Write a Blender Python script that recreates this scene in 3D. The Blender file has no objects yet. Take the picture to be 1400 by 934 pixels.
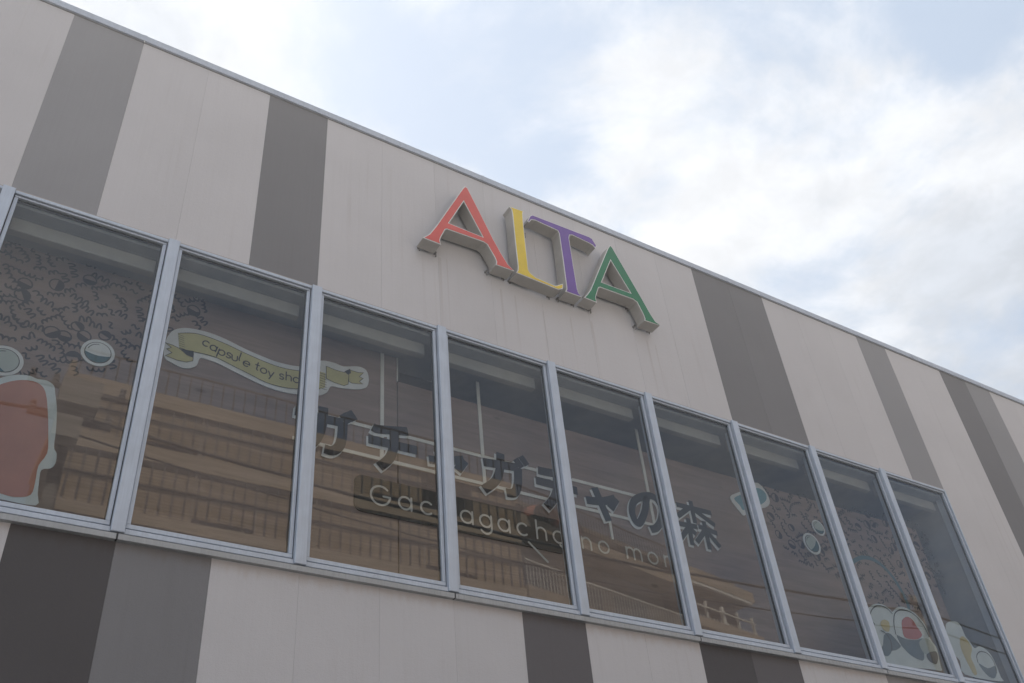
import bpy, bmesh, math, random
from mathutils import Vector, Matrix
from mathutils.geometry import tessellate_polygon

sc = bpy.context.scene
COL = sc.collection
# ------------------------------------------------------------------ camera
cam_d = bpy.data.cameras.new('camera')
cam_d.sensor_width = 36.0
cam_d.lens = 33.132
cam_d.clip_end = 2000
cam = bpy.data.objects.new('camera', cam_d)
COL.objects.link(cam)
RT = Vector((0.84505226, -0.5283471, -0.08207326))
UP = Vector((-0.27711726, -0.56405889, 0.77784549))
FW = Vector((0.45726656, 0.63457617, 0.62307333))
cam.matrix_world = Matrix(((RT.x, UP.x, -FW.x, 0.25762), (RT.y, UP.y, -FW.y, -5.71213), (RT.z, UP.z, -FW.z, 1.55), (0, 0, 0, 1)))
sc.camera = cam
sc.render.resolution_x, sc.render.resolution_y = 1024, 683
sc.view_settings.view_transform = 'Standard'
sc.view_settings.look = 'None'
sc.view_settings.exposure = 0.96
sc.view_settings.gamma = 1.0
sc.cycles.max_bounces = 5
sc.cycles.volume_bounces = 0
sc.cycles.diffuse_bounces = 2
sc.cycles.glossy_bounces = 2
sc.cycles.transparent_max_bounces = 16
sc.cycles.caustics_reflective = False

# ------------------------------------------------------------------ node helper
class NT:
    def __init__(s, tree):
        s.t = tree; tree.nodes.clear()
    def n(s, kind, props=None, **ins):
        nd = s.t.nodes.new(kind)
        for k, v in (props or {}).items(): setattr(nd, k, v)
        for k, v in ins.items():
            key = int(k[1:]) if k[0] == 'i' and k[1:].isdigit() else k.replace('_', ' ')
            s.set(nd.inputs[key], v)
        return nd
    def set(s, sock, v):
        if isinstance(v, bpy.types.NodeSocket): s.t.links.new(v, sock)
        elif isinstance(v, bpy.types.Node): s.t.links.new(v.outputs[0], sock)
        else: sock.default_value = v
    def m(s, op, a, b=0.0, c=0.0):
        return s.n('ShaderNodeMath', {'operation': op}, i0=a, i1=b, i2=c).outputs[0]
    def mix(s, fac, a, b, kind='MIX'):
        nd = s.n('ShaderNodeMix', {'data_type': 'RGBA', 'blend_type': kind})
        s.set(nd.inputs[0], fac); s.set(nd.inputs[6], a); s.set(nd.inputs[7], b)
        return nd.outputs[2]
    def noise(s, vec, scale, detail=4, rough=.5, dist=0.0):
        return s.n('ShaderNodeTexNoise', None, Vector=vec, Scale=scale, Detail=detail, Roughness=rough, Distortion=dist).outputs[0]
    def ramp(s, v, lo, hi, a=0.0, b=1.0):
        nd = s.n('ShaderNodeMapRange', {'interpolation_type': 'SMOOTHSTEP'})
        for i, x in enumerate((v, lo, hi, a, b)): s.set(nd.inputs[i], x)
        return nd.outputs[0]

# ------------------------------------------------------------------ sky + sun
SUN = Vector((-0.20, 0.50, 0.84)).normalized()
EL = math.asin(SUN.z); AZ = math.atan2(SUN.x, SUN.y)
w = bpy.data.worlds.new('World'); sc.world = w; w.use_nodes = True
W = NT(w.node_tree)
sky = W.n('ShaderNodeTexSky', {'sky_type': 'NISHITA', 'sun_disc': False, 'sun_elevation': EL, 'sun_rotation': AZ,
                               'air_density': 1.0, 'dust_density': 2.0, 'ozone_density': 1.0})
tc = W.n('ShaderNodeTexCoord')
xyz = W.n('ShaderNodeSeparateXYZ', None, Vector=tc.outputs['Generated'])
zc = W.m('MAXIMUM', xyz.outputs[2], 0.10)
P = W.n('ShaderNodeCombineXYZ', None, X=W.m('DIVIDE', xyz.outputs[0], zc), Y=W.m('DIVIDE', xyz.outputs[1], zc))
big = W.noise(P, 2.6, 8, .63, .35)
P2 = W.n('ShaderNodeVectorMath', {'operation': 'ADD'}, i0=P, i1=(7.3, 2.1, 0))
soft = W.noise(P2.outputs[0], 1.3, 4, .5, .2)
cover = W.m('ADD', big, -0.5)
# the cloud banks and the open gaps between them, as they stand over the roof
for (bx, by, rad, amp) in [(.04,.74,.28,.22),(.26,.63,.14,-.13),(.40,.70,.12,-.10),(.56,.68,.14,-.15),(.48,.755,.05,.16),(.62,.48,.13,.14),(.82,.56,.14,.10),(.90,.68,.16,.14),(1.0,.36,.10,.12),(.91,.21,.14,-.17),(.74,.62,.06,-.10),(1.2,.50,.35,.16)]:
    dist = W.n('ShaderNodeVectorMath', {'operation': 'DISTANCE'}, i0=P, i1=(bx, by, 0)).outputs['Value']
    g = W.ramp(dist, 0.0, rad, amp, 0.0)
    cover = W.m('ADD', cover, g)
mask = W.ramp(cover, -0.17, 0.13, 0.0, 1.0)
# thin high haze over the open blue, then sunlit cloud; thick cloud is a little greyer
thick = W.m('MULTIPLY', W.ramp(soft, 0.42, 0.72), W.ramp(cover, .02, .25))
for (bx, by, rad) in [(1.36,.50,.30),(1.65,.60,.5)]:      # the shaded bellies of the big cloud over the right end of the roof
    dist = W.n('ShaderNodeVectorMath', {'operation': 'DISTANCE'}, i0=P, i1=(bx, by, 0)).outputs['Value']
    jit = W.m('ADD', dist, W.m('MULTIPLY', W.m('ADD', big, -.5), .35))
    thick = W.m('MAXIMUM', thick, W.ramp(jit, rad * .35, rad, .95, 0.0))
# forward scattering: haze and cloud are brightest on the sun's side of the sky
sd_ = W.n('ShaderNodeVectorMath', {'operation': 'DOT_PRODUCT'}, i0=tc.outputs['Generated'], i1=tuple(SUN)).outputs['Value']
fwd = W.ramp(sd_, -0.15, 0.60)
haze = W.mix(fwd, (1.7, 2.3, 3.3, 1), (5.6, 6.6, 7.9, 1))
base = W.mix(0.66, sky, haze)
clw = W.mix(fwd, (2.9, 3.25, 3.9, 1), (7.55, 7.7, 7.95, 1))
clg = W.mix(fwd, (2.4, 2.75, 3.3, 1), (5.6, 6.0, 6.6, 1))
cl = W.mix(1.0, W.mix(thick, clw, clg), W.ramp(W.noise(P, 9.0, 5, .62, .3), .3, .7, .90, 1.06), 'MULTIPLY')
col = W.mix(mask, base, cl)
hor = W.ramp(xyz.outputs[2], 0.0, 0.22, 1.0, 0.0)
col = W.mix(hor, col, W.mix(fwd, (3.4, 3.8, 4.4, 1), (6.3, 6.6, 7.0, 1)))
bg = W.n('ShaderNodeBackground', None, Color=col, Strength=0.065)
W.n('ShaderNodeOutputWorld', None, Surface=bg)

sd = bpy.data.lights.new('sun', 'SUN'); sd.energy = 5.0; sd.angle = math.radians(0.53); sd.color = (1.0, 0.93, 0.82)
so = bpy.data.objects.new('sun', sd); COL.objects.link(so)
so.rotation_euler = SUN.to_track_quat('Z', 'Y').to_euler(); so.location = (0, 20, 40)

# ------------------------------------------------------------------ materials
MATS = {}
def mat(name):
    m = bpy.data.materials.new(name); m.use_nodes = True; MATS[name] = m
    return m, NT(m.node_tree)
def principled(N, **k):
    p = N.n('ShaderNodeBsdfPrincipled', None, **k)
    N.n('ShaderNodeOutputMaterial', None, Surface=p)
    return p
def bump(N, h, strength, dist):
    return N.n('ShaderNodeBump', None, Height=h, Strength=strength, Distance=dist).outputs[0]
def simple(name, c, rough=.6, metal=0.0, var=.08, scale=6.0, bmp=0.0):
    m, N = mat(name)
    g = N.n('ShaderNodeNewGeometry')
    nz = N.noise(g.outputs['Position'], scale, 3, .6)
    f = N.ramp(nz, .25, .75, 1 - var, 1 + var)
    colr = N.mix(1.0, (*c, 1), f, 'MULTIPLY')
    k = dict(Base_Color=colr, Roughness=rough, Metallic=metal)
    if bmp: k['Normal'] = bump(N, N.noise(g.outputs['Position'], scale * 20, 3), .4, bmp)
    principled(N, **k)
    return m
def panel_mat(name, c, dirt, runs=()):
    """painted lightweight concrete panel: fine sprayed grain, rain streaks, slight tone drift"""
    m, N = mat(name)
    g = N.n('ShaderNodeNewGeometry'); pos = g.outputs['Position']
    oi = N.n('ShaderNodeObjectInfo')
    sx = N.n('ShaderNodeMapping', None, Vector=pos, Scale=(1, 1, .028))
    st = N.noise(sx, 15.0, 2, .6, .15)
    st2 = N.noise(sx, 52.0, 1, .55)
    blot = N.noise(pos, 1.1, 3, .6)
    gate = N.ramp(N.noise(pos, .8, 2), .38, .68)
    streak = N.m('MULTIPLY', N.ramp(st, .56, .74, 0.0, dirt), gate)
    fine = N.ramp(st2, .3, .8, 0.0, dirt * .55)
    tone = N.ramp(blot, .2, .8, .965, 1.03)
    tone = N.m('MULTIPLY', tone, N.m('ADD', .975, N.m('MULTIPLY', oi.outputs['Random'], .05)))
    grime = N.ramp(N.noise(pos, 160.0, 1), .3, .7, .965, 1.02)
    tone = N.m('MULTIPLY', tone, grime)
    a = N.mix(1.0, (*c, 1), tone, 'MULTIPLY')
    b = N.mix(streak, a, (c[0] * .62, c[1] * .56, c[2] * .50, 1))
    sp = N.n('ShaderNodeSeparateXYZ', None, Vector=pos)
    wob = N.m('MULTIPLY', N.m('ADD', N.noise(sx, 9.0, 3), -.5), .05)
    xw = N.m('ADD', sp.outputs[0], wob)
    for (rx, rz, rw, ln) in runs:      # drip runs left by rain coming off the sign letters
        ax = N.ramp(N.m('ABSOLUTE', N.m('SUBTRACT', xw, rx)), rw * .3, rw, .2, 0.0)
        dz = N.m('SUBTRACT', rz, sp.outputs[2])
        az = N.m('MULTIPLY', N.ramp(dz, 0.0, .03), N.ramp(dz, .1, ln, 1.0, .1))
        b = N.mix(N.m('MULTIPLY', ax, az), b, (c[0] * .55, c[1] * .47, c[2] * .40, 1))
    below = N.m('SUBTRACT', 4.432, sp.outputs[2])     # rusty wash under the sill flashing
    wash = N.m('MULTIPLY', N.ramp(below, 0.0, .012), N.ramp(N.m('ADD', below, N.m('MULTIPLY', N.m('ADD', st, -.5), .16)), .01, .10, .34, 0.0))
    b = N.mix(wash, b, (c[0] * .80, c[1] * .66, c[2] * .55, 1))
    b = N.mix(fine, b, (c[0] * .82, c[1] * .80, c[2] * .78, 1))
    h = N.m('ADD', N.noise(pos, 95.0, 2, .6), N.m('MULTIPLY', N.noise(pos, 26.0, 1), .7))
    principled(N, Base_Color=b, Roughness=.82, Specular_IOR_Level=.25, Normal=bump(N, h, .55, .0032))
    return m
panel_mat('panel_light', (.64, .62, .635), .18, ((3.62,7.95,.02,1.3),(3.70,7.97,.012,1.2),(4.30,7.82,.02,1.0),(4.47,7.80,.015,.9),(4.80,7.72,.016,1.0),(5.14,7.77,.012,.8),(5.42,7.82,.02,.9),(6.17,7.82,.02,.9),(6.28,7.80,.012,.8)))
panel_mat('panel_mid', (.35, .345, .36), .22)
panel_mat('panel_grey', (.25, .245, .256), .2)
panel_mat('panel_dark', (.16, .15, .157), .16)
panel_mat('panel_darkest', (.112, .104, .108), .14)

def alu(name, c, rough, metal):
    m, N = mat(name)
    g = N.n('ShaderNodeNewGeometry'); pos = g.outputs['Position']
    mp = N.n('ShaderNodeMapping', None, Vector=pos, Scale=(1, 1, .06))
    nz = N.noise(mp, 60, 4, .6)
    sm = N.noise(pos, 5, 4, .6)
    f = N.m('MULTIPLY', N.ramp(nz, .3, .7, .94, 1.03), N.ramp(sm, .3, .75, .93, 1.03))
    principled(N, Base_Color=N.mix(1.0, (*c, 1), f, 'MULTIPLY'), Metallic=metal, Roughness=N.ramp(sm, .3, .7, rough - .05, rough + .08))
alu('aluminium', (.59, .65, .75), .42, .2)
alu('coping_metal', (.56, .61, .70), .5, .12)
alu('flashing_metal', (.46, .47, .485), .5, .2)
simple('gasket', (.035, .035, .038), .7)
simple('sealant_tan', (.44, .39, .355), .8, 0, .15, 3)
simple('sealant_dark', (.07, .067, .065), .8)
simple('white_metal', (.76, .745, .72), .45)
simple('cassette', (.36, .35, .335), .6)
simple('jamb', (.30, .31, .33), .6)
simple('room_wall', (.30, .31, .33), .8)
simple('room_dark', (.16, .165, .18), .8)
simple('room_floor', (.16, .12, .09), .6)
simple('black_box', (.05, .055, .055), .5)
simple('sign_return', (.44, .415, .385), .5, 0, .10, 4)
simple('sign_trim', (.80, .79, .78), .4)
simple('sign_red', (.70, .125, .105), .42, 0, .05)
simple('sign_yellow', (.82, .60, .055), .42, 0, .05)
simple('sign_purple', (.185, .095, .38), .42, 0, .05)
simple('sign_green', (.028, .20, .095), .42, 0, .05)
simple('pin_metal', (.25, .24, .23), .5, .4)
simple('print_navy', (.010, .013, .022), .6)
simple('print_slate', (.014, .026, .042), .6)
simple('print_leaf', (.016, .017, .03), .6)
simple('print_white', (.74, .755, .775), .6)
simple('print_letter_white', (.60, .59, .57), .6)
simple('print_yellow', (.55, .51, .25), .6)
simple('print_teal', (.05, .14, .18), .6)
simple('print_blue', (.15, .33, .42), .6)
simple('print_pale', (.50, .56, .55), .6)
simple('vinyl_white', (.57, .615, .635), .5)
simple('vinyl_coral', (.42, .17, .115), .5)
simple('vinyl_slate', (.10, .14, .17), .5)
simple('vinyl_ink', (.03, .035, .045), .5)
simple('vinyl_pale', (.34, .38, .36), .5)
simple('vinyl_pink', (.42, .10, .09), .5)
simple('vinyl_yellow', (.50, .41, .19), .5)
simple('plate_dark', (.02, .02, .02), .5)
simple('asphalt', (.06, .06, .061), .9, 0, .2, 3, .01)
simple('concrete_ground', (.34, .34, .34), .9, 0, .1, .4)
simple('road_paint', (.7, .7, .68), .7)
simple('paving', (.26, .25, .235), .85, 0, .12, 2)
simple('kerb_stone', (.34, .33, .31), .85)
simple('roof_membrane', (.30, .31, .31), .9)
simple('render_wall', (.28, .225, .165), .9, 0, .12, .6)
simple('render_beam', (.35, .27, .185), .9, 0, .10, .7)
simple('recess_wall', (.12, .085, .055), .9, 0, .2, .8)
simple('rail_brown', (.035, .024, .016), .6)
simple('rail_white', (.62, .58, .50), .6)
simple('roof_copper', (.30, .16, .09), .7, 0, .2, 1.2)
simple('awning_cloth', (.34, .13, .08), .8, 0, .12, 2)
simple('pole_concrete', (.13, .12, .105), .9, 0, .1, 3)
simple('transformer_paint', (.22, .19, .15), .6)
simple('cable_black', (.03, .028, .026), .6)
simple('insulator_glaze', (.2, .18, .16), .3)
simple('pane_dark', (.05, .05, .05), .1)

def wood():
    m, N = mat('wood_print')
    g = N.n('ShaderNodeNewGeometry'); pos = g.outputs['Position']
    mp = N.n('ShaderNodeMapping', None, Vector=pos, Scale=(.10, 1, 1.0))
    g1 = N.noise(mp, 9.0, 6, .6, .6)
    mp2 = N.n('ShaderNodeMapping', None, Vector=pos, Scale=(.05, 1, 1.0))
    g2 = N.noise(mp2, 60.0, 4, .6, .2)
    v = N.n('ShaderNodeTexVoronoi', {'feature': 'F1'}, Vector=N.n('ShaderNodeMapping', None, Vector=pos, Scale=(.9, 1, 2.2)).outputs[0], Scale=1.6)
    knot = N.ramp(v.outputs['Distance'], .02, .10, .55, 0.0)
    a = N.mix(N.ramp(g1, .3, .7), (.25, .183, .165, 1), (.325, .245, .222, 1))
    b = N.mix(N.ramp(g2, .4, .75, 0, .35), a, (.17, .12, .105, 1))
    c = N.mix(knot, b, (.07, .04, .03, 1))
    principled(N, Base_Color=c, Roughness=.6)
wood()

def blind():
    m, N = mat('reed_blind')
    g = N.n('ShaderNodeNewGeometry'); pos = g.outputs['Position']
    z = N.n('ShaderNodeSeparateXYZ', None, Vector=pos).outputs[2]
    wv = N.m('SINE', N.m('MULTIPLY', z, 2 * math.pi / .15))
    nz = N.noise(pos, 3.0, 4, .6)
    a = N.mix(N.ramp(wv, -.6, .9, .15, .95), (.14, .095, .055, 1), (.42, .31, .18, 1))
    b = N.mix(N.ramp(nz, .35, .75, 0, .6), a, (.20, .13, .075, 1))
    principled(N, Base_Color=b, Roughness=.8)
blind()

def glass():
    m, N = mat('window_glass')
    g = N.n('ShaderNodeNewGeometry'); pos = g.outputs['Position']
    oi = N.n('ShaderNodeObjectInfo')
    off = N.n('ShaderNodeCombineXYZ', None, X=N.m('MULTIPLY', oi.outputs['Random'], 37.0), Y=0.0, Z=N.m('MULTIPLY', oi.outputs['Random'], 11.0))
    ps = N.n('ShaderNodeVectorMath', {'operation': 'ADD'}, i0=pos, i1=off.outputs[0]).outputs[0]
    nrm = bump(N, N.noise(ps, 1.15, 2, .4), 1.0, .00045)
    dt = N.m('ABSOLUTE', N.n('ShaderNodeVectorMath', {'operation': 'DOT_PRODUCT'}, i0=g.outputs['Incoming'], i1=nrm).outputs['Value'])
    fr = N.m('ADD', .043, N.m('MULTIPLY', .957, N.m('POWER', N.m('SUBTRACT', 1.0, dt), 5.0)))
    fac = N.m('DIVIDE', N.m('MULTIPLY', fr, 2.0), N.m('ADD', fr, 1.0))
    dust = N.ramp(N.noise(pos, 2.5, 3, .65), .45, .8, 0.0, .012)
    tr = N.n('ShaderNodeBsdfTransparent', None, Color=(.82, .838, .836, 1))
    gl = N.n('ShaderNodeBsdfGlossy', None, Color=(.97, .98, 1.0, 1), Roughness=0.0, Normal=nrm)
    mx = N.n('ShaderNodeMixShader', None, i0=fac, i1=tr, i2=gl)
    df = N.n('ShaderNodeBsdfDiffuse', None, Color=(.6, .6, .6, 1))
    mx2 = N.n('ShaderNodeMixShader', None, i0=dust, i1=mx, i2=df)
    N.n('ShaderNodeOutputMaterial', None, Surface=mx2)
    m, N = mat('glass_inner')
    tr = N.n('ShaderNodeBsdfTransparent', None, Color=(.97, .985, .98, 1))
    N.n('ShaderNodeOutputMaterial', None, Surface=tr)
glass()

# ------------------------------------------------------------------ geometry helpers
class MB:
    """collects faces for ONE mesh object"""
    def __init__(s): s.v = []; s.f = []; s.mi = []
    def add(s, vs, fs, mi=0):
        o = len(s.v); s.v += [tuple(q) for q in vs]; s.f += [tuple(i + o for i in f) for f in fs]; s.mi += [mi] * len(fs); return s
    def box(s, x0, x1, y0, y1, z0, z1, mi=0):
        return s.add([(x0, y0, z0), (x1, y0, z0), (x1, y1, z0), (x0, y1, z0), (x0, y0, z1), (x1, y0, z1), (x1, y1, z1), (x0, y1, z1)],
                     [(0, 3, 2, 1), (4, 5, 6, 7), (0, 1, 5, 4), (1, 2, 6, 5), (2, 3, 7, 6), (3, 0, 4, 7)], mi)
    def cbox(s, x0, x1, y0, y1, z0, z1, c):
        """box whose front (y0) edges are chamfered by c"""
        return s.add([(x0 + c, y0, z0 + c), (x1 - c, y0, z0 + c), (x1 - c, y0, z1 - c), (x0 + c, y0, z1 - c),
                      (x0, y0 + c, z0), (x1, y0 + c, z0), (x1, y0 + c, z1), (x0, y0 + c, z1),
                      (x0, y1, z0), (x1, y1, z0), (x1, y1, z1), (x0, y1, z1)],
                     [(0, 1, 2, 3), (0, 4, 5, 1), (1, 5, 6, 2), (2, 6, 7, 3), (3, 7, 4, 0),
                      (4, 8, 9, 5), (5, 9, 10, 6), (6, 10, 11, 7), (7, 11, 8, 4), (8, 11, 10, 9)])
    def prism(s, outer, y0, y1, hole=None, mi=0):
        """plate in the XZ plane between y0 (front) and y1"""
        loops = [[Vector((x, z, 0)) for x, z in outer]]
        if hole: loops.append([Vector((x, z, 0)) for x, z in hole])
        tris = tessellate_polygon(loops)
        flat = [p for l in loops for p in l]; n = len(flat)
        vs = [(p.x, y0, p.y) for p in flat] + [(p.x, y1, p.y) for p in flat]
        fs = []
        for t in tris:
            a, b, c = (flat[i] for i in t)
            ccw = (b - a).cross(c - a).z > 0
            t = t if ccw else t[::-1]
            fs.append(t); fs.append(tuple(i + n for i in t[::-1]))
        o = 0
        for l in loops:
            k = len(l)
            ar = sum(l[i].x * l[(i + 1) % k].y - l[(i + 1) % k].x * l[i].y for i in range(k))
            for i in range(k):
                j = (i + 1) % k; q = (o + i, o + i + n, o + j + n, o + j)
                outw = (ar > 0) == (l is loops[0])
                fs.append(q if outw else q[::-1])
            o += k
        return s.add(vs, fs, mi)
    def tube(s, pts, r, n=8, r1=None, cap=True):
        pts = [Vector(p) for p in pts]; rings = []
        o = len(s.v); m_ = len(pts)
        for i, p in enumerate(pts):
            d = (pts[min(i + 1, m_ - 1)] - pts[max(i - 1, 0)]).normalized()
            up = Vector((0, 0, 1)) if abs(d.z) < .9 else Vector((1, 0, 0))
            a = d.cross(up).normalized(); b = a.cross(d)
            rr = r if r1 is None else r + (r1 - r) * i / (m_ - 1)
            for k in range(n):
                t = 2 * math.pi * k / n
                s.v.append(tuple(p + (a * math.cos(t) + b * math.sin(t)) * rr))
        for i in range(m_ - 1):
            for k in range(n):
                k2 = (k + 1) % n
                s.f.append((o + i * n + k, o + i * n + k2, o + (i + 1) * n + k2, o + (i + 1) * n + k)); s.mi.append(0)
        if cap:
            s.f.append(tuple(o + k for k in range(n))[::-1]); s.f.append(tuple(o + (m_ - 1) * n + k for k in range(n))); s.mi += [0, 0]
        return s
    def stroke(s, pts, wd, y, caps=True, mi=0):
        """flat painted line of width wd in the XZ plane at depth y, facing -Y"""
        pts = [Vector(p) for p in pts]; n = len(pts); h = wd / 2; L = []; Rr = []
        for i, p in enumerate(pts):
            if i == 0: d = (pts[1] - p).normalized(); nn = Vector((-d.y, d.x)); k = 1
            elif i == n - 1: d = (p - pts[i - 1]).normalized(); nn = Vector((-d.y, d.x)); k = 1
            else:
                d1 = (p - pts[i - 1]).normalized(); d2 = (pts[i + 1] - p).normalized()
                d = (d1 + d2).normalized(); nn = Vector((-d.y, d.x)); k = 1 / max(.55, nn.dot(Vector((-d1.y, d1.x))))
            L.append(p + nn * h * k); Rr.append(p - nn * h * k)
        o = len(s.v)
        s.v += [(p.x, y, p.y) for p in L] + [(p.x, y, p.y) for p in Rr]
        for i in range(n - 1):
            s.f.append((o + n + i, o + n + i + 1, o + i + 1, o + i)); s.mi.append(mi)
        if caps:
            for e, dd in ((0, pts[0] - pts[1]), (n - 1, pts[-1] - pts[-2])):
                dd = dd.normalized(); c = pts[e]; a0 = math.atan2(dd.y, dd.x)
                ring = [c + Vector((math.cos(a0 + t), math.sin(a0 + t))) * h for t in [(-.5 + j / 4) * math.pi for j in range(5)]]
                b = len(s.v); s.v += [(p.x, y, p.y) for p in ring]
                s.f.append(tuple(b + j for j in range(5))); s.mi.append(mi)
        return s
    def build(s, name, mats, parent=None, smooth=False):
        me = bpy.data.meshes.new(name); me.from_pydata(s.v, [], s.f)
        for mname in ([mats] if isinstance(mats, str) else mats): me.materials.append(MATS[mname])
        for i, p in enumerate(me.polygons):
            p.material_index = s.mi[i]; p.use_smooth = smooth
        me.update()
        o = bpy.data.objects.new(name, me); COL.objects.link(o)
        if parent: o.parent = parent
        return o
def tag(o, label=None, cat=None, group=None, kind=None):
    for k, v in (('label', label), ('category', cat), ('group', group), ('kind', kind)):
        if v: o[k] = v
    return o
def thing(name, label, cat, group=None, loc=(0, 0, 0)):
    o = bpy.data.objects.new(name, None); COL.objects.link(o); o.location = loc
    return tag(o, label, cat, group)
def shared(name, me, matname, parent, loc=(0, 0, 0)):
    o = bpy.data.objects.new(name, me); COL.objects.link(o); o.parent = parent; o.location = loc
    o.material_slots[0].link = 'OBJECT'; o.material_slots[0].material = MATS[matname]
    return o
def inset(poly, d):
    n = len(poly); ar = sum(poly[i][0] * poly[(i + 1) % n][1] - poly[(i + 1) % n][0] * poly[i][1] for i in range(n))
    sg = 1 if ar > 0 else -1; out = []
    for i in range(n):
        p0, p1, p2 = Vector(poly[i - 1]), Vector(poly[i]), Vector(poly[(i + 1) % n])
        d1 = (p1 - p0).normalized(); d2 = (p2 - p1).normalized()
        n1 = Vector((-d1.y, d1.x)) * sg; n2 = Vector((-d2.y, d2.x)) * sg
        b = (n1 + n2)
        b = b / max(.35, b.dot(n1)) if b.length > 1e-6 else n1
        out.append(tuple(p1 + b * d))
    return out

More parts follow.
